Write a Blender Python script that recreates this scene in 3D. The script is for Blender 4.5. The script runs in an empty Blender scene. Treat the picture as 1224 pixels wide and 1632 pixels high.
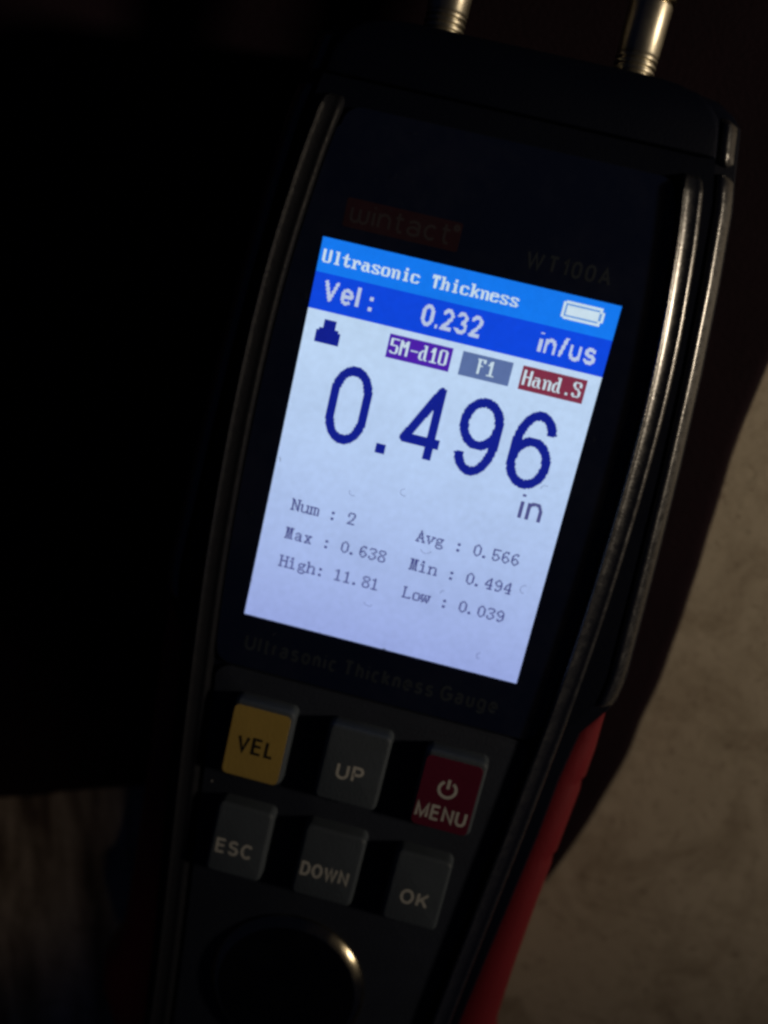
import bpy, math, random
from mathutils import Vector, Matrix
S = 0.001                       # every length below is in millimetres
sc = bpy.context.scene
COL = sc.collection
SHEET = 1.6                     # thickness of the black sheet
DEPTH = 28.0                    # height of the gauge's face above its back
FACE = SHEET + DEPTH

# ------------------------------------------------------------------ camera
cd = bpy.data.cameras.new('camera')
cam = bpy.data.objects.new('camera', cd)
COL.objects.link(cam)
sc.camera = cam
rx = Vector((0.9687007, 0.22542215, -0.10394142))
dn = Vector((0.24223525, -0.94991825, 0.19742696))
fw = Vector((-0.05423144, -0.21642591, -0.97479166))
m = Matrix((rx, -dn, -fw)).transposed().to_4x4()
m.translation = Vector((3.08334907, 19.60450354, 117.8718069 + FACE)) * S
cam.matrix_world = m
cd.sensor_fit = 'VERTICAL'
cd.sensor_height = 9.8
cd.lens = 1530.0 / 1632.0 * 9.8
cd.clip_start = 0.005
cd.clip_end = 20
cd.dof.use_dof = True
cd.dof.focus_distance = 0.118
cd.dof.aperture_fstop = cd.lens / 3.5
sc.cycles.filter_width = 2.9

# ------------------------------------------------------------------ world, lamps, exposure
w = bpy.data.worlds.new('World')
sc.world = w
w.use_nodes = True
w.node_tree.nodes['Background'].inputs[0].default_value = (0.26, 0.38, 1.0, 1)
w.node_tree.nodes['Background'].inputs[1].default_value = 0.007
sc.view_settings.view_transform = 'Standard'
sc.view_settings.look = 'None'
sc.view_settings.exposure = 0
sc.view_settings.gamma = 1

def area(name, loc, target, size, power, colour, spread=180, size_y=None):
    l = bpy.data.lights.new(name, 'AREA')
    l.energy = power
    l.color = colour
    l.spread = math.radians(spread)
    l.size = size * S
    if size_y:
        l.shape = 'RECTANGLE'; l.size_y = size_y * S
    o = bpy.data.objects.new(name, l)
    COL.objects.link(o)
    o.location = Vector(loc) * S
    o.rotation_euler = (Vector(target) - Vector(loc)).to_track_quat('-Z', 'Y').to_euler()
    return o
area('warm_lamp', (560, 95, 232 + FACE), (46, 32, 10), 44, 0.049, (1.0, 0.82, 0.60), spread=32)
sl = bpy.data.lights.new('added_table_spot', 'SPOT')  # added lamp without a visible source, lifts only the lower-left tabletop
sl.energy = 0.72
sl.color = (1.0, 0.76, 0.54)
sl.spot_size = math.radians(9.8)
sl.spot_blend = 1.0
sl.shadow_soft_size = 0.012
so = bpy.data.objects.new('added_table_spot', sl)
COL.objects.link(so)
so.location = Vector((170, -120, 520)) * S
so.rotation_euler = (Vector((-84, -84, 0)) - Vector((170, -120, 520))).to_track_quat('-Z', 'Y').to_euler()

# ------------------------------------------------------------------ materials
def lin(c):
    return tuple(((v / 255) / 12.92 if v / 255 <= 0.04045 else ((v / 255 + 0.055) / 1.055) ** 2.4) for v in c)

def mat(name, col, rough=0.5, metal=0.0, spec=0.5, bump=0.0, bscale=900.0, vary=0.0, vscale=60.0, rvary=0.0, aniso=0.0, coat=0.0):
    M = bpy.data.materials.new(name)
    M.use_nodes = True
    nt = M.node_tree
    b = nt.nodes['Principled BSDF']
    b.inputs['Base Color'].default_value = (*col, 1)
    b.inputs['Roughness'].default_value = rough
    b.inputs['Metallic'].default_value = metal
    b.inputs['Specular IOR Level'].default_value = spec
    b.inputs['Coat Weight'].default_value = coat
    b.inputs['Coat IOR'].default_value = 1.7
    b.inputs['Coat Roughness'].default_value = 0.22
    tc = nt.nodes.new('ShaderNodeTexCoord')
    if vary or rvary:
        n = nt.nodes.new('ShaderNodeTexNoise')
        n.inputs['Scale'].default_value = vscale
        n.inputs['Detail'].default_value = 7
        n.inputs['Roughness'].default_value = 0.62
        nt.links.new(tc.outputs['Object'], n.inputs['Vector'])
        if vary:
            mr = nt.nodes.new('ShaderNodeMapRange')
            mr.inputs['From Min'].default_value = 0.3
            mr.inputs['From Max'].default_value = 0.7
            mr.inputs['To Min'].default_value = 1 - vary
            mr.inputs['To Max'].default_value = 1 + vary
            nt.links.new(n.outputs['Fac'], mr.inputs['Value'])
            vm = nt.nodes.new('ShaderNodeVectorMath')
            vm.operation = 'SCALE'
            vm.inputs[0].default_value = col
            nt.links.new(mr.outputs[0], vm.inputs['Scale'])
            nt.links.new(vm.outputs[0], b.inputs['Base Color'])
        if rvary:
            mr = nt.nodes.new('ShaderNodeMapRange')
            mr.inputs['From Min'].default_value = 0.3
            mr.inputs['From Max'].default_value = 0.7
            mr.inputs['To Min'].default_value = max(0, rough - rvary)
            mr.inputs['To Max'].default_value = rough + rvary
            nt.links.new(n.outputs['Fac'], mr.inputs['Value'])
            nt.links.new(mr.outputs[0], b.inputs['Roughness'])
    if bump:
        n2 = nt.nodes.new('ShaderNodeTexNoise')
        n2.inputs['Scale'].default_value = bscale
        n2.inputs['Detail'].default_value = 4
        nt.links.new(tc.outputs['Object'], n2.inputs['Vector'])
        bp = nt.nodes.new('ShaderNodeBump')
        bp.inputs['Strength'].default_value = bump
        bp.inputs['Distance'].default_value = 0.0002
        nt.links.new(n2.outputs['Fac'], bp.inputs['Height'])
        nt.links.new(bp.outputs[0], b.inputs['Normal'])
    return M

def glow(name, rgb, angle_fade=False, strength=1.0):
    """a lit pixel of the display; faintly uneven, with the viewing-angle falloff painted in towards its foot"""
    M = bpy.data.materials.new(name)
    M.use_nodes = True
    nt = M.node_tree
    nt.nodes.clear()
    out = nt.nodes.new('ShaderNodeOutputMaterial')
    e = nt.nodes.new('ShaderNodeEmission')
    e.inputs['Strength'].default_value = strength
    e.inputs['Color'].default_value = (*lin(rgb), 1)
    nt.links.new(e.outputs[0], out.inputs[0])
    tc = nt.nodes.new('ShaderNodeTexCoord')
    n = nt.nodes.new('ShaderNodeTexNoise')
    n.inputs['Scale'].default_value = 1100
    n.inputs['Detail'].default_value = 3
    n2 = nt.nodes.new('ShaderNodeTexNoise')
    n2.inputs['Scale'].default_value = 130
    n2.inputs['Detail'].default_value = 5
    nt.links.new(tc.outputs['Object'], n.inputs['Vector'])
    nt.links.new(tc.outputs['Object'], n2.inputs['Vector'])
    a = nt.nodes.new('ShaderNodeMath'); a.operation = 'ADD'
    nt.links.new(n.outputs['Fac'], a.inputs[0]); nt.links.new(n2.outputs['Fac'], a.inputs[1])
    mr = nt.nodes.new('ShaderNodeMapRange')
    mr.inputs['From Min'].default_value = 0.6
    mr.inputs['From Max'].default_value = 1.4
    mr.inputs['To Min'].default_value = 0.93 * strength
    mr.inputs['To Max'].default_value = 1.08 * strength
    nt.links.new(a.outputs[0], mr.inputs['Value'])
    nt.links.new(mr.outputs[0], e.inputs['Strength'])
    if angle_fade:  # viewing-angle falloff painted into the emission colour, foot to top
        sp = nt.nodes.new('ShaderNodeSeparateXYZ')
        nt.links.new(tc.outputs['Object'], sp.inputs[0])
        r = nt.nodes.new('ShaderNodeValToRGB')
        m2 = nt.nodes.new('ShaderNodeMapRange')
        m2.inputs['From Min'].default_value = -0.0245
        m2.inputs['From Max'].default_value = 0.0245
        nt.links.new(sp.outputs['Y'], m2.inputs['Value'])
        nt.links.new(m2.outputs[0], r.inputs[0])
        cr = r.color_ramp
        cr.elements[0].position = 0.0; cr.elements[0].color = (*lin(angle_fade[0]), 1)
        cr.elements[1].position = 1.0; cr.elements[1].color = (*lin(angle_fade[2]), 1)
        k = cr.elements.new(0.5); k.color = (*lin(angle_fade[1]), 1)
        nt.links.new(r.outputs[0], e.inputs['Color'])
    return M

M_BODY = mat('black_plastic', (0.0022, 0.0038, 0.0115), 0.55, bump=0.2, bscale=2600, rvary=0.06, spec=0.12)  # blue in the base colour stands in for the screen's veiling glow
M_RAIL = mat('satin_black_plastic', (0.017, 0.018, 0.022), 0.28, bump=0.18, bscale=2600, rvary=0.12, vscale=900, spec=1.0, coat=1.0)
M_RAILDIM = mat('dimmed_black_plastic', (0.013, 0.014, 0.018), 0.36, bump=0.30, bscale=2600, rvary=0.12, vscale=900, spec=0.10, coat=0.0)  # duller copy of the rail plastic, dims the left rail's highlight
M_MASK = mat('black_lens_print', (0.0011, 0.0052, 0.027), 0.6, spec=0.05)  # bluish haze around the screen is put into this base colour
M_PAD = mat('charcoal_keypad_rubber', (0.019, 0.024, 0.038), 0.62, bump=0.35, bscale=2600, vary=0.10, vscale=200, spec=0.25)
M_KEY = mat('grey_key_rubber', (0.064, 0.080, 0.100), 0.55, bump=0.3, bscale=2600, vary=0.08, vscale=260, spec=0.3)
M_YEL = mat('yellow_key_ink', (0.43, 0.30, 0.075), 0.5, bump=0.2, bscale=2600, vary=0.06, vscale=260, spec=0.3)
M_KRED = mat('dark_red_key_ink', (0.115, 0.007, 0.030), 0.5, bump=0.2, bscale=2600, vary=0.08, vscale=260, spec=0.3)
M_WHITE = mat('pale_legend_ink', (0.55, 0.55, 0.52), 0.6, spec=0.2, vary=0.12, vscale=700)
M_BLACKINK = mat('black_legend_ink', (0.012, 0.012, 0.014), 0.6, spec=0.2)
M_RED = mat('red_rubber', (0.17, 0.008, 0.015), 0.6, bump=0.3, bscale=1800, vary=0.06, vscale=120, spec=0.3)
M_DIMINK = mat('faded_grey_lens_ink', (0.026, 0.034, 0.046), 0.6, spec=0.1, vary=0.2, vscale=500)
M_LOGORED = mat('dark_red_lens_ink', (0.030, 0.008, 0.014), 0.6, spec=0.1, vary=0.15, vscale=500)
M_LOGOINK = mat('logo_grey_lens_ink', (0.045, 0.036, 0.042), 0.6, spec=0.1)
M_STEEL = mat('polished_steel', (0.36, 0.32, 0.23), 0.21, metal=1.0, bump=0.06, bscale=1500, rvary=0.05, vscale=400)
M_DARKSTEEL = mat('dark_mirror_steel', (0.04, 0.04, 0.045), 0.4, metal=1.0, rvary=0.08, vscale=200)
M_NICKEL = mat('nickel_plated_brass', (0.52, 0.485, 0.39), 0.38, metal=1.0, bump=0.05, bscale=1200, rvary=0.05, vscale=500)
M_CABLE = mat('black_cable_rubber', (0.015, 0.014, 0.014), 0.5, bump=0.3, bscale=1500)

def glass_material():
    M = bpy.data.materials.new('clear_cover_glass')
    M.use_nodes = True
    nt = M.node_tree
    nt.nodes.clear()
    out = nt.nodes.new('ShaderNodeOutputMaterial')
    tr = nt.nodes.new('ShaderNodeBsdfTransparent')
    gl = nt.nodes.new('ShaderNodeBsdfGlossy')
    gl.inputs['Roughness'].default_value = 0.12
    df = nt.nodes.new('ShaderNodeBsdfDiffuse')
    df.inputs['Color'].default_value = (0.5, 0.5, 0.55, 1)
    fr = nt.nodes.new('ShaderNodeValue'); fr.outputs[0].default_value = 0.03
    mx = nt.nodes.new('ShaderNodeMixShader'); mx2 = nt.nodes.new('ShaderNodeMixShader')
    nt.links.new(fr.outputs[0], mx.inputs[0]); nt.links.new(tr.outputs[0], mx.inputs[1]); nt.links.new(gl.outputs[0], mx.inputs[2])
    tc = nt.nodes.new('ShaderNodeTexCoord')
    n = nt.nodes.new('ShaderNodeTexNoise'); n.inputs['Scale'].default_value = 90; n.inputs['Detail'].default_value = 9; n.inputs['Roughness'].default_value = 0.75
    nt.links.new(tc.outputs['Object'], n.inputs['Vector'])
    mr = nt.nodes.new('ShaderNodeMapRange')
    mr.inputs['From Min'].default_value = 0.45; mr.inputs['From Max'].default_value = 0.75
    mr.inputs['To Min'].default_value = 0.004; mr.inputs['To Max'].default_value = 0.014
    nt.links.new(n.outputs['Fac'], mr.inputs['Value'])
    nt.links.new(mr.outputs[0], mx2.inputs[0]); nt.links.new(mx.outputs[0], mx2.inputs[1]); nt.links.new(df.outputs[0], mx2.inputs[2])
    nt.links.new(mx2.outputs[0], out.inputs[0])
    return M
M_GLASS = glass_material()

def smudge_material():
    M = bpy.data.materials.new('dried_droplet')
    M.use_nodes = True
    nt = M.node_tree
    nt.nodes.clear()
    out = nt.nodes.new('ShaderNodeOutputMaterial')
    tr = nt.nodes.new('ShaderNodeBsdfTransparent'); tr.inputs[0].default_value = (0.80, 0.79, 0.84, 1)
    df = nt.nodes.new('ShaderNodeBsdfDiffuse'); df.inputs[0].default_value = (0.4, 0.4, 0.42, 1)
    mx = nt.nodes.new('ShaderNodeMixShader'); mx.inputs[0].default_value = 0.08
    nt.links.new(tr.outputs[0], mx.inputs[1]); nt.links.new(df.outputs[0], mx.inputs[2]); nt.links.new(mx.outputs[0], out.inputs[0])
    return M
M_SMUDGE = smudge_material()

# ------------------------------------------------------------------ mesh helpers
def mesh_obj(name, verts, faces, material, parent=None, zoff=0.0, smooth=False, angle=35):
    me = bpy.data.meshes.new(name)
    me.from_pydata([(x * S, y * S, (z + zoff) * S) for x, y, z in verts], [], faces)
    me.materials.append(material)
    me.update()
    if smooth:
        for p in me.polygons: p.use_smooth = True
        me.set_sharp_from_angle(angle=math.radians(angle))
    o = bpy.data.objects.new(name, me)
    COL.objects.link(o)
    if parent: o.parent = parent
    return o

def rings(ringlist, cap=True):
    n = len(ringlist[0]); V = []; Fc = []
    for r in ringlist: V += r
    for i in range(len(ringlist) - 1):
        for j in range(n):
            a = i * n + j; b = i * n + (j + 1) % n
            Fc.append((a, b, b + n, a + n))
    if cap:
        Fc.append(tuple(range(n))[::-1]); Fc.append(tuple((len(ringlist) - 1) * n + j for j in range(n)))
    return V, Fc

def interp(tab, y):
    t = sorted(tab)
    if y <= t[0][0]: return t[0][1]
    for (a, va), (b, vb) in zip(t, t[1:]):
        if y <= b: return va + (vb - va) * (y - a) / (b - a)
    return t[-1][1]

def smooth_interp(tab, y, d=3.0):
    return sum(interp(tab, y + k * d / 4) for k in (-4, -2, 0, 2, 4)) / 5

def rrect(cx, cy, w_, h_, r, seg=6):
    pts = []
    for (sx, sy, a0) in ((1, 1, 0), (-1, 1, 90), (-1, -1, 180), (1, -1, 270)):
        for k in range(seg + 1):
            a = math.radians(a0 + 90 * k / seg)
            pts.append((cx + sx * (w_ / 2 - r) + r * math.cos(a), cy + sy * (h_ / 2 - r) + r * math.sin(a)))
    return pts

def inset(pts, d):
    n = len(pts); out = []
    for i in range(n):
        p0 = Vector(pts[i - 1]); p1 = Vector(pts[i]); p2 = Vector(pts[(i + 1) % n])
        e1 = (p1 - p0); e2 = (p2 - p1)
        if e1.length < 1e-9: e1 = e2
        if e2.length < 1e-9: e2 = e1
        n1 = Vector((-e1.y, e1.x)).normalized(); n2 = Vector((-e2.y, e2.x)).normalized()
        b = (n1 + n2)
        b = n1 if b.length < 1e-6 else b.normalized()
        k = min(2.0, 1 / max(0.3, b.dot(n1)))
        q = p1 + b * d * k
        out.append((q.x, q.y))
    return out

def plate(pts, z0, z1, bev=0.2, seg=3, dome=0.0):
    rs = [[(x, y, z0) for x, y in pts], [(x, y, z1 - bev) for x, y in pts]]
    for k in range(1, seg + 1):
        a = math.pi / 2 * k / seg
        rs.append([(x, y, z1 - bev + bev * math.sin(a)) for x, y in inset(pts, bev * (1 - math.cos(a)))])
    V, Fc = rings(rs)
    return V, Fc

# ------------------------------------------------------------------ stroke lettering
def arc(cx, cy, ru, rv, a0, a1, n=14):
    return [(cx + ru * math.cos(math.radians(a0 + (a1 - a0) * k / n)), cy + rv * math.sin(math.radians(a0 + (a1 - a0) * k / n))) for k in range(n + 1)]
def flip(st): return [[(1 - u, 1 - v) for u, v in s] for s in st]
SIX = [arc(.5, .31, .5, .31, 0, 360, 28), arc(.53, .72, .43, .28, 8, 90, 8) + arc(.53, .50, .53, .50, 90, 180, 12)[1:] + [(0, .31)]]
S_ = arc(.5, .755, .44, .245, 22, 232, 16) + arc(.5, .27, .5, .27, 52, -160, 18)
G = {
 '0': (.56, [arc(.5, .66, .5, .34, 0, 180, 16) + arc(.5, .34, .5, .34, 180, 360, 16) + [(1, .66)]]),
 '1': (.34, [[(0, .76), (.6, .86), (1, 1), (1, 0)]]),
 '2': (.56, [arc(.5, .72, .46, .28, 170, -28, 16) + [(.55, .33), (.0, 0), (1, 0)]]),
 '3': (.56, [arc(.47, .755, .42, .245, 165, -90, 16), arc(.47, .26, .53, .26, 90, -165, 16)]),
 '4': (.58, [[(.74, 0), (.74, 1), (0, .25), (1, .25)]]),
 '6': (.56, SIX), '9': (.56, flip(SIX)),
 '.': (.13, [[(.5, -.1), (.5, .09)]]), ':': (.13, [[(.5, -.1), (.5, .09)], [(.5, .50), (.5, .69)]]),
 '/': (.32, [[(0, 0), (1, 1.02)]]),
 'V': (.68, [[(0, 1), (.5, 0), (1, 1)]]), 'E': (.60, [[(1, 1), (0, 1), (0, 0), (1, 0)], [(0, .53), (.94, .53)]]),
 'L': (.52, [[(0, 1), (0, 0), (1, 0)]]), 'U': (.68, [[(0, 1), (0, .33)] + arc(.5, .33, .5, .33, 180, 360)[1:] + [(1, 1)]]),
 'P': (.62, [[(0, 0), (0, 1), (.6, 1)] + arc(.62, .74, .38, .26, 90, -90)[1:] + [(0, .48)]]),
 'M': (.80, [[(0, 0), (0, 1), (.5, .02), (1, 1), (1, 0)]]), 'N': (.70, [[(0, 0), (0, 1), (1, 0), (1, 1)]]),
 'S': (.62, [S_]), 'C': (.70, [arc(.52, .5, .52, .5, 42, 318, 24)]),
 'O': (.76, [arc(.5, .5, .5, .5, 0, 360, 28)]), 'D': (.68, [[(0, 0), (0, 1), (.45, 1)] + arc(.45, .5, .55, .5, 90, -90)[1:] + [(0, 0)]]),
 'W': (.96, [[(0, 1), (.26, 0), (.5, .98), (.74, 0), (1, 1)]]), 'K': (.66, [[(0, 0), (0, 1)], [(1, 1), (0, .33)], [(.36, .60), (1, 0)]]),
 'G': (.76, [arc(.5, .5, .5, .5, 42, 318, 24) + [(1, .20), (1, .46), (.55, .46)]]),
 'T': (.62, [[(0, 1), (1, 1)], [(.5, 1), (.5, 0)]]), 'A': (.68, [[(0, 0), (.5, 1), (1, 0)], [(.18, .34), (.82, .34)]]),
 'l': (.12, [[(.5, 0), (.5, 1)]]), 'i': (.12, [[(.5, 0), (.5, .70)], [(.5, .92), (.5, 1)]]),
 't': (.40, [[(.4, .98), (.4, .16), (.6, 0), (1, 0)], [(0, .70), (1, .70)]]),
 'r': (.34, [[(0, 0), (0, .72)], [(0, .40)] + arc(.8, .40, .8, .30, 180, 90, 6)]),
 'a': (.54, [arc(.48, .52, .44, .19, 160, 0, 10) + [(.92, 0)], arc(.46, .20, .46, .20, 0, 360, 20)]),
 's': (.50, [[(u, v * .71) for u, v in S_]]), 'o': (.56, [arc(.5, .355, .5, .355, 0, 360, 24)]),
 'n': (.50, [[(0, 0), (0, .72)], [(0, .38)] + arc(.5, .40, .5, .31, 180, 0, 12) + [(1, 0)]]),
 'c': (.50, [arc(.52, .355, .52, .355, 45, 315, 20)]),
 'h': (.50, [[(0, 0), (0, 1)], [(0, .38)] + arc(.5, .40, .5, .31, 180, 0, 12) + [(1, 0)]]),
 'k': (.50, [[(0, 0), (0, 1)], [(.95, .72), (0, .24)], [(.4, .44), (1, 0)]]),
 'e': (.56, [[(0, .37), (1, .37)] + arc(.5, .36, .5, .355, 0, 318, 24)[1:]]),
 'g': (.56, [arc(.5, .37, .5, .345, 0, 360, 24), [(1, .72), (1, -.05)] + arc(.5, -.05, .5, .22, 0, -150, 10)[1:]]),
 'u': (.50, [[(0, .72), (0, .30)] + arc(.5, .30, .5, .30, 180, 360)[1:] + [(1, .72)], [(1, .3), (1, 0)]]),
 'w': (.72, [[(0, .72), (0, .28)] + arc(.25, .25, .25, .25, 180, 360, 8)[1:] + [(.5, .72)], [(.5, .25)] + arc(.75, .25, .25, .25, 180, 360, 8)[1:] + [(1, .72)]]),
}
def layout(text, cap, wd, gap=.14, xs=1.0, space=.30):
    """strokes in mm (or px): returns list of polylines and total width"""
    x = 0; out = []; W_ = wd / cap
    for ch in text:
        if ch == ' ': x += space * xs; continue
        gw, st = G[ch]
        gw = max(gw * xs, W_)
        for s in st:
            out.append([((x + W_ / 2 + u * (gw - W_)) * cap, (W_ / 2 + v * (1 - W_)) * cap) for u, v in s])
        x += gw + gap
    return out, (x - gap) * cap

def strips(polys, wd, z, x0, y0):
    V = []; Fc = []
    for si, pl in enumerate(polys):
        zz = z + (si % 3) * 0.003
        pts = [Vector(p) for i, p in enumerate(pl) if i == 0 or (Vector(p) - Vector(pl[i - 1])).length > 1e-6]
        closed = (pts[0] - pts[-1]).length < 1e-4 and len(pts) > 3
        if closed: pts = pts[:-1]
        n = len(pts); base = len(V)
        for i in range(n):
            if closed: d1 = (pts[i] - pts[i - 1]).normalized(); d2 = (pts[(i + 1) % n] - pts[i]).normalized()
            else:
                d1 = (pts[i] - pts[i - 1]).normalized() if i else (pts[1] - pts[0]).normalized()
                d2 = (pts[i + 1] - pts[i]).normalized() if i < n - 1 else d1
            n1 = Vector((-d1.y, d1.x)); n2 = Vector((-d2.y, d2.x))
            b = n1 + n2
            b = n1 if b.length < 1e-4 else b.normalized()
            k = min(2.2, 1 / max(.3, b.dot(n1)))
            for sgn in (1, -1):
                q = pts[i] + b * sgn * wd / 2 * k
                V.append((x0 + q.x, y0 + q.y, zz))
        for i in range(n if closed else n - 1):
            a = base + 2 * i; c = base + 2 * ((i + 1) % n)
            Fc.append((a, a + 1, c + 1, c))
    return V, Fc

def print_text(name, text, cx, cy, cap, wd, z, material, parent, gap=.14, xs=1.0, space=.30, label=None, align='c', fit=None):
    pl, tw = layout(text, cap, wd, gap, xs, space)
    if fit:
        pl = [[(x * fit / tw, y) for x, y in p_] for p_ in pl]; tw = fit
    x0 = cx - tw / 2 if align == 'c' else cx
    V, Fc = strips(pl, wd, z, x0, cy - cap / 2)
    o = mesh_obj(name, V, Fc, material, parent, DEPTH)
    if label: o['label'] = label
    return o

# ------------------------------------------------------------------ table and black sheet
def table_material():
    M = bpy.data.materials.new('worn_tan_tabletop')
    M.use_nodes = True
    nt = M.node_tree; L = nt.links.new
    b = nt.nodes['Principled BSDF']
    b.inputs['Roughness'].default_value = 0.6
    b.inputs['Specular IOR Level'].default_value = 0.3
    tc = nt.nodes.new('ShaderNodeTexCoord')
    def noise(scale, detail=8, rough=.6, dist=0.0, mp=None):
        n = nt.nodes.new('ShaderNodeTexNoise')
        n.inputs['Scale'].default_value = scale; n.inputs['Detail'].default_value = detail
        n.inputs['Roughness'].default_value = rough; n.inputs['Distortion'].default_value = dist
        if mp: L(mp.outputs[0], n.inputs['Vector'])
        else: L(tc.outputs['Object'], n.inputs['Vector'])
        return n
    def ramp(src, a, b_, ca, cb):
        r = nt.nodes.new('ShaderNodeValToRGB'); r.color_ramp.elements[0].position = a; r.color_ramp.elements[1].position = b_
        r.color_ramp.elements[0].color = (*ca, 1); r.color_ramp.elements[1].color = (*cb, 1)
        L(src, r.inputs[0]); return r
    def mul(a, b_, fac=1.0):
        x = nt.nodes.new('ShaderNodeMix'); x.data_type = 'RGBA'; x.blend_type = 'MULTIPLY'; x.inputs[0].default_value = fac
        L(a, x.inputs[6]); L(b_, x.inputs[7]); return x.outputs[2]
    base = ramp(noise(22, 6, .55, .6).outputs['Fac'], .3, .7, (.43, .37, .28), (.53, .465, .365))
    blotch = ramp(noise(75, 8, .68, .9).outputs['Fac'], .34, .56, (.60, .56, .52), (1, 1, 1))
    speck = ramp(noise(620, 7, .72, .3).outputs['Fac'], .33, .44, (.42, .36, .33), (1, 1, 1))
    mp = nt.nodes.new('ShaderNodeMapping'); mp.inputs['Rotation'].default_value = (0, 0, math.radians(28)); mp.inputs['Scale'].default_value = (1, 9, 1)
    L(tc.outputs['Object'], mp.inputs[0])
    scr = ramp(noise(38, 9, .72, 1.4, mp).outputs['Fac'], .30, .40, (.50, .45, .41), (1, 1, 1))
    c = mul(base.outputs[0], blotch.outputs[0], .8)
    c = mul(c, speck.outputs[0], .7)
    c = mul(c, scr.outputs[0], .7)
    # dark lengthwise streaks on the left of the table
    m1 = nt.nodes.new('ShaderNodeMapping'); m1.inputs['Rotation'].default_value = (0, 0, math.radians(-14.3))
    L(tc.outputs['Object'], m1.inputs[0])
    m3 = nt.nodes.new('ShaderNodeMapping'); m3.inputs['Scale'].default_value = (1, .16, 1)
    L(m1.outputs[0], m3.inputs[0])
    streak = ramp(noise(170, 8, .7, .6, m3).outputs['Fac'], .38, .66, (.20, .17, .15), (1, 1, 1))
    sx = nt.nodes.new('ShaderNodeSeparateXYZ'); L(tc.outputs['Object'], sx.inputs[0])
    mk = nt.nodes.new('ShaderNodeMapRange'); mk.inputs['From Min'].default_value = -.020; mk.inputs['From Max'].default_value = -.034
    L(sx.outputs['X'], mk.inputs['Value'])
    x = nt.nodes.new('ShaderNodeMix'); x.data_type = 'RGBA'; x.blend_type = 'MULTIPLY'
    L(mk.outputs[0], x.inputs[0]); L(c, x.inputs[6]); L(streak.outputs[0], x.inputs[7])
    c = x.outputs[2]
    L(c, b.inputs['Base Color'])
    bp = nt.nodes.new('ShaderNodeBump'); bp.inputs['Strength'].default_value = .35; bp.inputs['Distance'].default_value = .0006
    L(noise(260, 8, .7, .5).outputs['Fac'], bp.inputs['Height']); L(bp.outputs[0], b.inputs['Normal'])
    return M
t = mesh_obj('tabletop', [(-900, -900, 0), (900, -900, 0), (900, 900, 0), (-900, 900, 0)], [(0, 1, 2, 3)], table_material())
t['kind'] = 'structure'

M_SHEET = mat('black_sheet', (0.011, 0.0052, 0.0085), 0.9, bump=0.6, bscale=1500, vary=0.25, vscale=35, spec=0.1)  # thin near-black sheet covering the area under and around the gauge
from mathutils import noise as mn
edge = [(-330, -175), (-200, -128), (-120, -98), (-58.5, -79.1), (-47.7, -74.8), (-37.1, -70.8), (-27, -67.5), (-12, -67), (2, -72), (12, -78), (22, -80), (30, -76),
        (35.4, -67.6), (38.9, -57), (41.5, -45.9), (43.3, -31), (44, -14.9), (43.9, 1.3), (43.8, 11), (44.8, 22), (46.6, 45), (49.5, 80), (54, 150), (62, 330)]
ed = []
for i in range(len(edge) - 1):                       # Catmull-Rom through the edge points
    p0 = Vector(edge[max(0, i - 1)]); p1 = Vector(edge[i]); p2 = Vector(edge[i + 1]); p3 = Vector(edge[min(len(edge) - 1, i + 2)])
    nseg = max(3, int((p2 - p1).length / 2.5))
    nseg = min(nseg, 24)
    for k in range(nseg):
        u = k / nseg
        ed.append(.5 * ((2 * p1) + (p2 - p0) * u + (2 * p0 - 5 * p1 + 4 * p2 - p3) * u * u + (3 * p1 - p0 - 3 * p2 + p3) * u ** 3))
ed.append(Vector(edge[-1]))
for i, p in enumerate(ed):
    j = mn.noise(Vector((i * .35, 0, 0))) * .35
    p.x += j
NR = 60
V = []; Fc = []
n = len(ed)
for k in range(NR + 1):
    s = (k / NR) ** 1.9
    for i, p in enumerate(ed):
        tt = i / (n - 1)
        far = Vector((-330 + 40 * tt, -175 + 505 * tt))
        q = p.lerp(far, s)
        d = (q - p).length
        h = SHEET * math.sqrt(max(0, 1 - (1 - min(1, d / 1.2)) ** 2))
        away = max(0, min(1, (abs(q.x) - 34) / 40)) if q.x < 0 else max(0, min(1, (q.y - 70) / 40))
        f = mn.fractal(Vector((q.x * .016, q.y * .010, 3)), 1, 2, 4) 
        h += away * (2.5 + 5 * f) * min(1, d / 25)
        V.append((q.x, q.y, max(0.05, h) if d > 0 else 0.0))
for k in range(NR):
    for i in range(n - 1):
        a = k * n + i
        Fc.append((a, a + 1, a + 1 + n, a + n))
cl = mesh_obj('black_sheet', V, Fc, M_SHEET, smooth=True, angle=80)
cl['label'] = 'black sheet on the tan tabletop under the gauge'
cl['category'] = 'cloth'

# ------------------------------------------------------------------ the gauge
gauge = bpy.data.objects.new('thickness_gauge', None)
COL.objects.link(gauge)
gauge.location = (0, 0, SHEET * S)
gauge['label'] = 'black handheld thickness gauge with lit screen, six keys and red side grips on black sheet'
gauge['category'] = 'thickness gauge'
X0 = 0.9
HB = [(50.2, 18), (50, 20), (49.4, 22.6), (48.2, 24.4), (46.9, 25.5), (42, 26.4), (37.9, 27.3), (29, 28.4), (18.5, 29.4), (7, 30.2), (-5, 30.8), (-21, 31.4),
      (-24.5, 31.0), (-26.3, 30.1), (-30, 27.7), (-37, 26.8), (-46, 26.2), (-60, 24.8), (-77, 23.1), (-100, 21.4), (-104, 19), (-106, 15)]
HA = [(44, 20.2), (39, 21.6), (28.5, 23.1), (18, 24.2), (6, 24.6), (-6, 24.6), (-14, 24.4), (-22, 24.1), (-30, 23.5), (-38, 23.0), (-60, 21.2), (-77, 19.8), (-100, 18.4)]
def hb(y): return interp(HB, y)
def ha(y): return smooth_interp(HA, y, 6)

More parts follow.
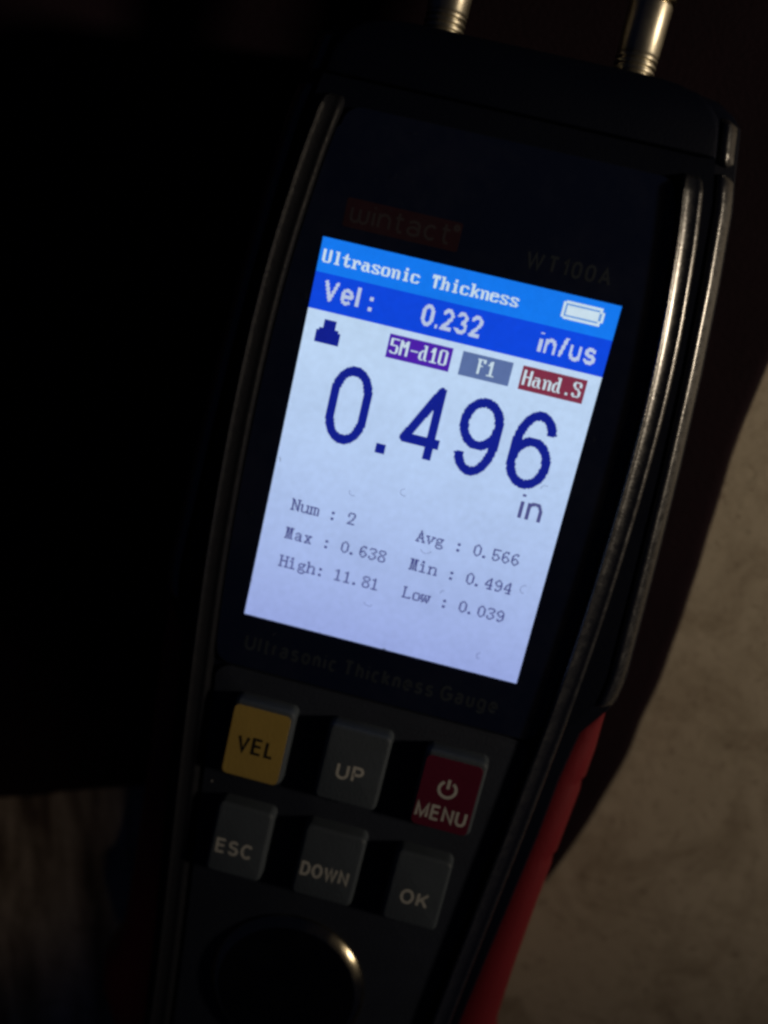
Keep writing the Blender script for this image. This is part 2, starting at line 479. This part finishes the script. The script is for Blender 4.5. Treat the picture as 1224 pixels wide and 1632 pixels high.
ys = [50.2, 50, 49.4, 48.2, 46.9, 44.5, 42, 40, 37.9, 33, 29, 24, 18.5, 12, 7, 0, -5, -12, -18, -21, -23, -24.5, -26.3, -27.4, -28.5, -30, -33, -37, -41, -46, -53, -60, -68, -77, -88, -100, -104, -106]
def body_ring(y):
    h = hb(y)
    e = max(0, (y - 46) / 4.2); e2 = max(0, (-98 - y) / 8)
    e = max(e, e2)
    zt = -0.9 - 2.2 * e * e; zb = -28 + 4 * e * e
    half = [(h - 3.1, zt), (h - 2.8, zt - 1.7), (h - .35, zt - 2.0), (h, zt - 2.7), (h + .25, -8), (h + .2, -14), (h - .4, -21), (h - 1.6, -25.5), (h - 4.5, zb)]
    r = [(X0 + a, y, b) for a, b in half] + [(X0 - a, y, b) for a, b in reversed(half)]
    return r
V, Fc = rings([body_ring(y) for y in ys])
mesh_obj('body', V, Fc, M_BODY, gauge, DEPTH, smooth=True, angle=40)

def rail(name, fx, y0, y1, wd, zlo, zhi, r, side, label=None, taper=2.0, step=2.0, single=False, material=None):
    """a long raised rib with rounded shoulders following x = fx(y)"""
    rr = []
    mt_ = material or M_RAIL
    n_ = max(6, int(abs(y1 - y0) / step)); Y = [y0 + (y1 - y0) * k / n_ for k in range(n_ + 1)]
    Y = [y0, y0 + (y1 - y0) * .004, y0 + (y1 - y0) * .012] + Y[1:-1] + [y1 - (y1 - y0) * .012, y1 - (y1 - y0) * .004, y1]
    for y in Y:
        d = min(abs(y - y0), abs(y - y1))
        k = math.sqrt(max(0.02, 1 - (1 - min(1, d / taper)) ** 2))
        w2 = wd / 2 * (.55 + .45 * k); zh = zlo + (zhi - zlo) * k
        pts = [(-w2, zlo)]
        dz = zh - zlo                      # small bead by the lens, dished satin band, broad rounded shoulder outside
        f = lambda u, v: (u * w2, zlo + v * dz)
        pts += [f(-1, .40), f(-.95, .62), f(-.90, .78), f(-.84, .90), f(-.78, .97), f(-.72, .995), f(-.67, .98), f(-.63, .945), f(-.58, .89), f(-.46, .82), f(-.25, .745), f(0, .69), f(.2, .665), f(.36, .68), f(.47, .70), f(.56, .70),
                f(.65, .675), f(.74, .625), f(.82, .55), f(.89, .45), f(.94, .33), f(.98, .18)]
        pts.append((w2, zlo))
        if single:                         # one rounded crest on the inner edge, then a falling satin flank
            rb = r * .8
            pts = [(-w2, zlo)] + [(-w2 + rb - rb * math.cos(math.radians(q)), zh - rb + rb * math.sin(math.radians(q))) for q in range(0, 131, 18)]
            pts += [(w2 * .35, zlo + (zh - zlo) * .55), (w2 * .8, zlo + (zh - zlo) * .28), (w2, zlo)]
            if side < 0: pts = [(-a, b) for a, b in reversed(pts)]
        c = X0 + side * fx(y)
        rr.append([(c + a, y, b) for a, b in pts])
    V, Fc = rings(rr)
    o = mesh_obj(name, V, Fc, mt_, gauge, DEPTH, smooth=True, angle=50)
    if label: o['label'] = label
    return o
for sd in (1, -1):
    rail('lens_rail', ha, 40.5, -96, 2.9, -1.0, .9, .75, sd, material=M_RAIL if sd > 0 else M_RAILDIM)
    rail('edge_rail', lambda y: hb(y) - 1.35, 41.7, -25.6, 2.4, -3.3, -1.6, .8, sd, taper=1.0, single=True)
    rail('edge_rail', lambda y: hb(y) - 1.35, 47.6, 42.2, 2.4, -3.6, -1.6, .8, sd, taper=.8, step=.7, single=True)

# red rubber side grips
GO = [(-26.2, 30.35), (-27.2, 30.7), (-29.4, 31.0), (-33, 31.15), (-37.2, 31.0), (-37.7, 30.6), (-38.4, 30.6), (-39.2, 30.8), (-44, 30.5), (-49.2, 30.2), (-49.8, 29.8), (-50.6, 29.8), (-51.4, 30.0), (-58, 29.6), (-67.4, 29.2), (-80, 29.0), (-84, 29.7), (-86.5, 31.1), (-91, 30.6), (-98, 27.0), (-101, 24)]
for sd in (1, -1):
    rr = []
    for y, o_ in sorted(GO, reverse=True):
        i_ = min(hb(y), o_ - .3) - .1
        w_ = o_ - i_
        sec = [(i_ - 1.2, -4.4), (i_, -3.75), (i_ + .40 * w_, -3.9), (i_ + .70 * w_, -4.7), (i_ + .92 * w_, -6.6), (o_ + .15, -9.6), (o_ + .15, -14), (o_ - .2, -20), (o_ - 1.4, -24), (i_ - 1.2, -25)]
        rr.append([(X0 + sd * a, y, b) for a, b in sec])
    V, Fc = rings(rr)
    mesh_obj('side_grip', V, Fc, M_RED, gauge, DEPTH, smooth=True, angle=45)

# top cap
rr = []
for y in (42.6, 42.8, 44, 45.6, 46.9, 48.2, 49.2, 49.9, 50.15):
    e = (y - 42.6) / 7.6
    zt = -.15 - 1.8 * e * e * e * 1.2
    if y == 42.6: zt = -.5
    h = hb(y) - 3.1
    rr.append([(X0 + h, y, zt - .7), (X0 + h - .4, y, zt - .15), (X0 + h - 1.2, y, zt), (X0 - h + 1.2, y, zt), (X0 - h + .4, y, zt - .15), (X0 - h, y, zt - .7), (X0 - h, y, -4.6), (X0 + h, y, -4.6)])
V, Fc = rings(rr)
mesh_obj('top_cap', V, Fc, M_BODY, gauge, DEPTH, smooth=True, angle=40)

# screen lens: black printed frame, display, cover glass
WW, HH = 36.6, 48.96
def side_outline(y0, y1, r, off, n=26):
    """closed counter-clockwise outline that follows the rails between y0 (top) and y1 (bottom)"""
    right = []; 
    for k in range(n + 1):
        y = y1 + (y0 - y1) * k / n
        right.append((X0 + ha(y) - off, y))
    def corner(x, y, sx, sy):
        pts = []
        for k in range(7):
            a = math.radians(90 * k / 6)
            pts.append((x - sx * r + sx * r * math.cos(a), y - sy * r + sy * r * math.sin(a)))
        return pts
    mid = [p for p in right if y1 + r < p[1] < y0 - r]
    tr = corner(right[-1][0], y0, 1, 1); br = corner(right[0][0], y1, 1, -1)[::-1]
    R_ = br + mid + tr
    L_ = [(2 * X0 - x, y) for x, y in R_][::-1]
    return R_ + L_
lo = side_outline(39.6, -31.6, 2.2, 1.55)
# frame with a window cut out: outer outline bridged to the rectangular opening, ring by ring
def frame_with_hole(outer, hx, hy, z0, z1):
    hole = []
    for x, y in outer:
        k = max(abs(x) / hx, abs(y) / hy)
        hole.append((x / k, y / k))
    # snap the nearest samples to the exact corners
    for cx_, cy_ in ((hx, hy), (-hx, hy), (-hx, -hy), (hx, -hy)):
        j = min(range(len(hole)), key=lambda q: (hole[q][0] - cx_) ** 2 + (hole[q][1] - cy_) ** 2)
        hole[j] = (cx_, cy_)
    n = len(outer)
    V = [(x, y, z1) for x, y in outer] + [(x, y, z1) for x, y in hole] + [(x, y, z0) for x, y in hole] + [(x, y, z0) for x, y in outer]
    Fc = []
    for i in range(n):
        j = (i + 1) % n
        Fc += [(i, j, n + j, n + i), (n + i, n + j, 2 * n + j, 2 * n + i), (2 * n + i, 2 * n + j, 3 * n + j, 3 * n + i), (3 * n + i, 3 * n + j, j, i)]
    return V, Fc
V, Fc = frame_with_hole(lo, WW / 2, HH / 2, -.85, -.28)
lens = mesh_obj('lens_frame', V, Fc, M_MASK, gauge, DEPTH)
V, Fc = plate(lo, -.18, .02, .08, 2)
mesh_obj('cover_glass', V, Fc, M_GLASS, gauge, DEPTH)
print_text('lettering', 'Ultrasonic Thickness Gauge', -.3, -28.1, 2.2, .40, -.255, M_DIMINK, lens, gap=.15, space=.26, fit=34.2)
print_text('lettering', 'WT100A', 11.1, 27.3, 2.0, .34, -.255, M_DIMINK, lens, gap=.16, fit=10.3)
V, Fc = plate(rrect(-9.25, 27.85, 14.1, 3.4, .25, 2), -.275, -.262, .004, 1)
lp = mesh_obj('logo_panel', V, Fc, M_LOGORED, lens, DEPTH)
lg, tw = layout('wintact', 2.5, .33, gap=.13, xs=1.30)
lg += [[(x + tw + .55, y + 2.1) for x, y in arc(0, 0, .26, .26, 0, 360, 12)]]
V, Fc = strips(lg, .33, -.25, -9.5 - tw / 2, 26.75)
mesh_obj('logo_lettering', V, Fc, M_LOGOINK, lens, DEPTH)

# ---- the display, built pixel by pixel on its 240 x 320 grid
PX = WW / 240; PY = HH / 320
WHITE = ((156, 172, 230), (184, 208, 246), (200, 226, 250))
V = [(-WW / 2 - .1, -HH / 2 - .1, -.52), (WW / 2 + .1, -HH / 2 - .1, -.52), (WW / 2 + .1, HH / 2 + .1, -.52), (-WW / 2 - .1, HH / 2 + .1, -.52)]
screen = mesh_obj('screen', V, [(0, 1, 2, 3)], glow('lit_white_pixels', WHITE[1], WHITE), gauge, DEPTH)
screen['label'] = 'lit colour display reading 0.496 in'

def px_rects(name, rects, z, material, label=None, g=0.0):
    V = []; Fc = []
    for x0, y0, x1, y1 in rects:
        x0 -= g; x1 += g; y0 -= g * .4; y1 += g * .4; z += 0.00001
        b = len(V)
        X1, X2 = -WW / 2 + x0 * PX, -WW / 2 + x1 * PX
        Y1, Y2 = HH / 2 - y0 * PY, HH / 2 - y1 * PY
        V += [(X1, Y2, z), (X2, Y2, z), (X2, Y1, z), (X1, Y1, z)]
        Fc.append((b, b + 1, b + 2, b + 3))
    o = mesh_obj(name, V, Fc, material, screen, DEPTH)
    if label: o['label'] = label
    return o
def merge(mask):
    """set of lit pixels -> few rectangles"""
    rows = {}
    for x, y in mask: rows.setdefault(y, []).append(x)
    open_ = {}; out = []
    for y in sorted(rows) + [10 ** 6]:
        runs = []
        xs_ = sorted(rows.get(y, []))
        i = 0
        while i < len(xs_):
            j = i
            while j + 1 < len(xs_) and xs_[j + 1] == xs_[j] + 1: j += 1
            runs.append((xs_[i], xs_[j] + 1)); i = j + 1
        new = {}
        for r in runs:
            new[r] = open_[r] if r in open_ and open_[r][1] == y else (y, y)
            new[r] = (new[r][0], y + 1)
        for r, (a, b) in open_.items():
            if r not in new or new[r][0] != a: out.append((r[0], a, r[1], b))
        open_ = new
    return out
def raster(polys, wd, x0, ybase):
    """pixels whose centre lies within the stroke (flat ends)"""
    mask = set()
    for pl in polys:
        P = [(x0 + x, ybase - y) for x, y in pl]
        n_ = len(P)
        shut = math.dist(P[0], P[-1]) < 1e-3
        for i in range(n_ - 1):
            (ax, ay), (bx, by) = P[i], P[i + 1]
            dx, dy = bx - ax, by - ay; L2 = dx * dx + dy * dy
            if L2 < 1e-9: continue
            for yy in range(int(min(ay, by) - wd), int(max(ay, by) + wd) + 1):
                for xx in range(int(min(ax, bx) - wd), int(max(ax, bx) + wd) + 1):
                    px, py = xx + .5 - ax, yy + .5 - ay
                    t_ = (px * dx + py * dy) / L2
                    if 0 <= t_ <= 1: d2 = (py - t_ * dy) ** 2 + (px - t_ * dx) ** 2
                    elif t_ < 0 and (i > 0 or shut): d2 = px * px + py * py
                    elif t_ > 1 and (i < n_ - 2 or shut): d2 = (px - dx) ** 2 + (py - dy) ** 2
                    else: continue
                    if d2 <= wd * wd / 4: mask.add((xx, yy))
    return mask
def arial_px(text, x0, ybase, cap, wd, gap=.14, xs=1.0, space=.3):
    pl, tw_ = layout(text, cap, wd, gap, xs, space)
    return raster(pl, wd, x0, ybase)

BOLD = {  # 8 x 16 cell, bytes from the cap line down
 'U': 'C6C6C6C6C6C6C6C6C67C', 'T': '7E7E5A18181818181818', 'l': '3818181818181818183C', 't': '103030FC30303030361C',
 'r': '000000DC76666060 60F0', 'a': '000000780C7CCCCCCC76', 's': '0000007CC660380CC67C', 'o': '0000007CC6C6C6C6C67C', 'n': '000000DC666666666666',
 'i': '1818003818181818183C', 'c': '0000007CC6C0C0C0C67C', 'h': 'E060606C7666666666E6', 'k': 'E06060666C78786C66E6', 'e': '0000007CC6FEC0C0C67C',
 '5': 'FEC0C0C0FC060606C67C', 'M': 'C6EEFEFED6C6C6C6C6C6', '-': '00000000007E00000000', 'd': '1C0C0C3C6CCCCCCCCC76', '1': '1838781818181818187E',
 '0': '7CC6C6C6C6C6C6C6C67C', 'F': 'FE666060786060606060', 'H': 'C6C6C6C6FEC6C6C6C6C6', 'S': '7CC6C660380C06C6C67C', '.': '00000000000000001818',
}
THIN = {
 'N': 'C762625252 4A4A4646E2', 'H': 'E74242427E42424242E7', 'M': 'EE6C6C6C6C54545454D6', 'L': 'E04040404040404042FE', 'A': '1010182828243C4442E7',
 '0': '18244242424242422418', '1': '1070101010101010107C', '2': '3C42424204040810207E', '3': '3C420204180402424438', '4': '040C142424447E04041E',
 '5': '7E404040586402424438', '6': '1C244040586442422418', '8': '3C424224182442 42423C', '9': '18244242261A02022438', '.': '00000000000000006060',
 ':': '00000018180000001818', 'u': '000000C642424242463B', 'm': '000000FE4949494949ED', 'a': '00000038440C34444C36', 'x': '0000006E241818182476',
 'i': '30300070101010 10107C', 'g': '0000003E44443840 3C42423C', 'h': 'C040405C6242424242E7', 'v': '000000E7422424281010', 'n': '000000DC6242424242E7',
 'o': '0000003C42424242423C', 'w': '000000D79292AAAA6C44',
}
def bitmap(text, font, x0, y0, tall=False):
    mask = set()
    for ch in text:
        if ch != ' ':
            hx = font[ch].replace(' ', '')
            rows_ = [int(hx[i:i + 2], 16) for i in range(0, len(hx), 2)]
            if tall: rows_ = rows_[:2] + rows_[1:7] + rows_[6:]
            for r_, v in enumerate(rows_):
                for b in range(8):
                    if v >> (7 - b) & 1: mask.add((x0 + b, y0 + r_))
        x0 += 8
    return mask
C_TITLE = glow('lit_azure_pixels', (20, 122, 243)); C_BAND = glow('lit_blue_pixels', (14, 72, 226)); C_TXT = glow('lit_pale_pixels', (205, 226, 240))
C_VEL = glow('lit_grey_blue_pixels', (188, 204, 236)); C_NAVY = glow('lit_navy_pixels', (18, 32, 142)); C_PUR = glow('lit_purple_pixels', (78, 32, 172)); C_SLATE = glow('lit_slate_pixels', (92, 114, 166))
C_MAR = glow('lit_maroon_pixels', (128, 48, 72)); C_IN = glow('lit_violet_pixels', (78, 80, 138)); C_STAT = glow('lit_dusky_pixels', (66, 70, 132))
px_rects('title_bar', [(0, 0, 240, 27)], -.50, C_TITLE)
px_rects('velocity_bar', [(0, 27, 240, 56)], -.50, C_BAND)
px_rects('lettering', merge(bitmap('Ultrasonic Thickness', BOLD, 3, 9)), -.48, C_TXT, 'white title lettering Ultrasonic Thickness', g=.12)
bat = []
bat = [(198, 5, 227, 7), (198, 17, 227, 19), (196, 6, 198, 18), (225, 7, 227, 9), (225, 15, 227, 17), (227, 8, 229, 16), (199.4, 8.3, 225.0, 15.7)]
px_rects('battery_icon', bat, -.48, C_TXT)
px_rects('battery_gap', [(198, 7, 227, 17)], -.49, glow('lit_soft_azure_pixels', (96, 150, 222)))
msk = arial_px('Vel', 9, 48, 17, 2.7, gap=.12, xs=1.08) | arial_px(':', 47, 48, 17, 3.0) | arial_px('0.232', 90, 49, 17, 2.7, gap=.10, xs=1.04) | arial_px('in/us', 185, 49, 17, 2.7, gap=.12, xs=1.14)
px_rects('lettering', merge(msk), -.48, C_VEL, 'pale lettering Vel : 0.232 in/us')
px_rects('probe_icon', [(15, 62, 25, 69), (12, 69, 28, 71), (10, 71, 30, 81)], -.50, C_NAVY)
tg = px_rects('tag', [(69, 61, 121, 80)], -.50, C_PUR, 'purple tag reading 5M-d10')
px_rects('tag', [(129, 61, 170, 80)], -.50, C_SLATE, 'slate tag reading F1')
px_rects('tag', [(178, 61, 230, 80)], -.50, C_MAR, 'maroon tag reading Hand.S')
px_rects('lettering', merge(bitmap('5M-d10', BOLD, 71, 64, True) | bitmap('F1', BOLD, 142, 64, True) | bitmap('Hand.S', BOLD, 180, 64, True)), -.48, C_TXT, 'pale tag lettering')
big = set()
for ch, xx, ww_ in (('0', 32, 34), ('4', 95, 37), ('9', 140, 35), ('6', 184, 35)):
    pl, tw_ = layout(ch, 64, 7.4, xs=1.0)
    pl = [[(x * ww_ / tw_, y) for x, y in s] for s in pl]
    big |= raster(pl, 7.4, xx, 157)
for x in range(78, 86):
    for y in range(149, 157): big.add((x, y))
px_rects('reading', merge(big), -.50, C_NAVY, 'large navy reading 0.496')
px_rects('lettering', merge(arial_px('in', 204, 182, 22, 2.8, gap=.14, xs=1.15)), -.50, C_IN, 'small violet unit in')
st = set()
for k, (a, b) in enumerate((('Num : 2', 'Avg : 0.566'), ('Max : 0.638', 'Min : 0.494'), ('High: 11.81', 'Low : 0.039'))):
    st |= bitmap(a, THIN, 20, 211 + 25 * k) | bitmap(b, THIN, 128, 211 + 25 * k)
px_rects('lettering', merge(st), -.50, C_STAT, 'dusky statistics lettering below the reading', g=.2)

# dried droplets on the glass
random.seed(4)
V = []; Fc = []
for (sx, sy, r_, a0, a1) in ((-1.5, -3.5, .55, 100, 290), (-7.8, -5.1, .5, 150, 300), (-2.7, -18.6, .6, 190, 330), (13, -21.9, .6, 110, 250), (16.2, -11.9, .7, 90, 260), (2.8, -9.9, .7, 200, 350), (15.2, 1.2, .5, 60, 200), (6.4, -15, .5, 100, 200), (-13.5, -26.2, .4, 100, 200)):
    pts = arc(0, 0, r_, r_ * .8, a0, a1, 8)
    v, f = strips([pts], .16, .03, sx, sy)
    b = len(V); V += v; Fc += [tuple(q + b for q in ff) for ff in f]
o = mesh_obj('dried_droplets', V, Fc, M_SMUDGE, gauge, DEPTH)
o['kind'] = 'stuff'

V = []; Fc = []
for k in range(46):                                  # lint and dust on the lens
    sx, sy = random.uniform(-21, 23), random.uniform(-31, 38)
    if abs(sx) < 18 and abs(sy) < 24: continue
    a = random.uniform(0, 360); r_ = random.uniform(.06, .45)
    v, f = strips([arc(0, 0, r_, r_, a, a + random.uniform(40, 120), 4)], random.uniform(.05, .1), .03, sx, sy)
    b = len(V); V += v; Fc += [tuple(q + b for q in ff) for ff in f]
o = mesh_obj('lens_dust', V, Fc, M_DIMINK, gauge, DEPTH)
o['kind'] = 'stuff'

# keypad
kp = side_outline(-32.0, -95, 2.0, 1.9)
V, Fc = plate(kp, -1.1, -.35, .25, 3)
mesh_obj('keypad', V, Fc, M_PAD, gauge, DEPTH, smooth=True, angle=30)
V, Fc = plate(rrect(-17.9, -49.0, .22, .22, .1, 3), -.36, -.27, .04, 1)
mesh_obj('dust_fleck', V, Fc, M_WHITE, gauge, DEPTH)

def key(cx, cy, w_, h_, face_mat, label, texts, ink, zt=2.0):
    out = rrect(cx, cy, w_, h_, 1.0, 6)
    rs = [[(x, y, -.9) for x, y in out], [(x, y, zt - .55) for x, y in inset(out, .15)]]
    for k in range(1, 6):
        a = math.pi / 2 * k / 5
        rs.append([(x, y, zt - .55 + .55 * math.sin(a)) for x, y in inset(out, .15 + .55 * (1 - math.cos(a)))])
    V, Fc = rings(rs)
    kb = mesh_obj('key', V, Fc, M_KEY, gauge, DEPTH, smooth=True, angle=60)
    kb['label'] = label
    if face_mat:
        V, Fc = plate(rrect(cx - .12, cy - .3, w_ - .95, h_ - 1.15, .7, 5), zt - .1, zt + .03, .03, 1)
        mesh_obj('key_face', V, Fc, face_mat, kb, DEPTH)
        zt += .03
    for (tx, lx, ly, cap, fit) in texts:
        print_text('legend', tx, lx, ly, cap, cap * .165, zt + .02, ink, kb, gap=.13, fit=fit)
    return kb, zt
key(-12.6, -40.6, 8.6, 11.2, M_YEL, 'yellow key reading VEL', [('VEL', -12.7, -41.2, 2.45, 5.1)], M_BLACKINK)
key(.35, -40.6, 8.8, 11.2, None, 'grey key reading UP', [('UP', .2, -41.4, 2.3, 3.7)], M_WHITE)
kr, zt = key(13.35, -40.6, 8.5, 11.2, M_KRED, 'dark red key reading MENU with power symbol', [('MENU', 13.1, -43.7, 2.2, 6.8)], M_WHITE)
pw = [arc(0, 0, 1.12, 1.12, 122, 418, 26), [(0, .1), (0, 1.45)]]
V, Fc = strips(pw, .40, zt + .02, 13.1, -40.1)
mesh_obj('power_symbol', V, Fc, M_WHITE, kr, DEPTH)
key(-12.2, -55.5, 8.1, 10.9, None, 'grey key reading ESC', [('ESC', -12.6, -56.6, 2.2, 5.2)], M_WHITE)
key(.3, -55.5, 8.8, 10.9, None, 'grey key reading DOWN', [('DOWN', .1, -56.6, 2.1, 6.6)], M_WHITE)
key(12.6, -55.6, 8.0, 10.9, None, 'grey key reading OK', [('OK', 12.6, -56.7, 2.2, 3.9)], M_WHITE)

# calibration disc in its raised steel ring
def lathe(profile, cx, cy, n_=72, axis='z'):
    V = []; Fc = []
    k = len(profile)
    for i in range(n_):
        a = 2 * math.pi * i / n_
        for r_, h_ in profile:
            if axis == 'z': V.append((cx + r_ * math.cos(a), cy + r_ * math.sin(a), h_))
            else: V.append((cx[0] + r_ * math.cos(a), h_, cx[1] + r_ * math.sin(a)))
    for i in range(n_):
        j = (i + 1) % n_
        for q in range(k - 1): Fc.append((i * k + q, j * k + q, j * k + q + 1, i * k + q + 1))
    return V, Fc
KX, KY = -1.4, -76.6
V, Fc = lathe([(9.75, .93), (9.8, .94), (9.85, .92), (10.95, .02), (11.02, -.1), (11.02, -.5)], KX, KY, 96)
mesh_obj('steel_ring', V, Fc, M_STEEL, gauge, DEPTH, smooth=True, angle=40)
V, Fc = lathe([(0, .84), (9.5, .84), (9.77, .82), (9.77, -.3)], KX, KY, 96)
mesh_obj('calibration_disc', V, Fc, M_DARKSTEEL, gauge, DEPTH, smooth=True, angle=30)

# ------------------------------------------------------------------ probe plugs in the two sockets
def plug(cx, label):
    root = bpy.data.objects.new('probe_plug', None)
    COL.objects.link(root)
    root.location = (cx * S, 49.5 * S, (FACE - 10.5) * S)
    root['label'] = label
    root['category'] = 'cable plug'
    root['group'] = 'metal probe plugs in the top of the gauge'
    prof = [(0.5, -1), (2.5, -1), (2.5, .1)]
    for k in range(6):
        y = .2 + k * .72
        prof += [(2.28, y), (2.58, y + .2), (2.58, y + .45), (2.28, y + .65)]
    prof += [(2.5, 4.6), (2.4, 4.7)]
    V, Fc = lathe(prof, (0, 0), 0, 64, 'y')
    mesh_obj('knurled_collar', V, Fc, M_NICKEL, root, smooth=True, angle=25)
    V, Fc = lathe([(2.4, 4.4), (2.6, 4.75), (2.68, 10.3), (2.5, 10.6), (2.3, 10.7)], (0, 0), 0, 64, 'y')
    mesh_obj('barrel', V, Fc, M_NICKEL, root, smooth=True, angle=30)
    V, Fc = lathe([(2.3, 10.4), (2.9, 10.9), (2.95, 15), (2.8, 16.5), (2.6, 17), (2.0, 17.2)], (0, 0), 0, 64, 'y')
    mesh_obj('rear_sleeve', V, Fc, M_STEEL, root, smooth=True, angle=30)
    rs = []                                            # cable drooping to the black sheet behind the gauge
    for k in range(25):
        s_ = k / 24
        y = 16.5 + 120 * s_; z = -13.5 * (1 - math.cos(math.pi * min(1, s_ * 1.6))) / 2
        rs.append([(1.9 * math.cos(a) + cx * .25 * s_, y, z + 1.9 * math.sin(a)) for a in [2 * math.pi * q / 12 for q in range(12)]])
    V, Fc = rings(rs)
    mesh_obj('cable', V, Fc, M_CABLE, root, smooth=True, angle=60)
    return root
plug(-10.7, 'left metal probe plug in the top of the gauge, above the red logo panel')
plug(13.2, 'right metal probe plug in the top of the gauge, nearer the tan tabletop')
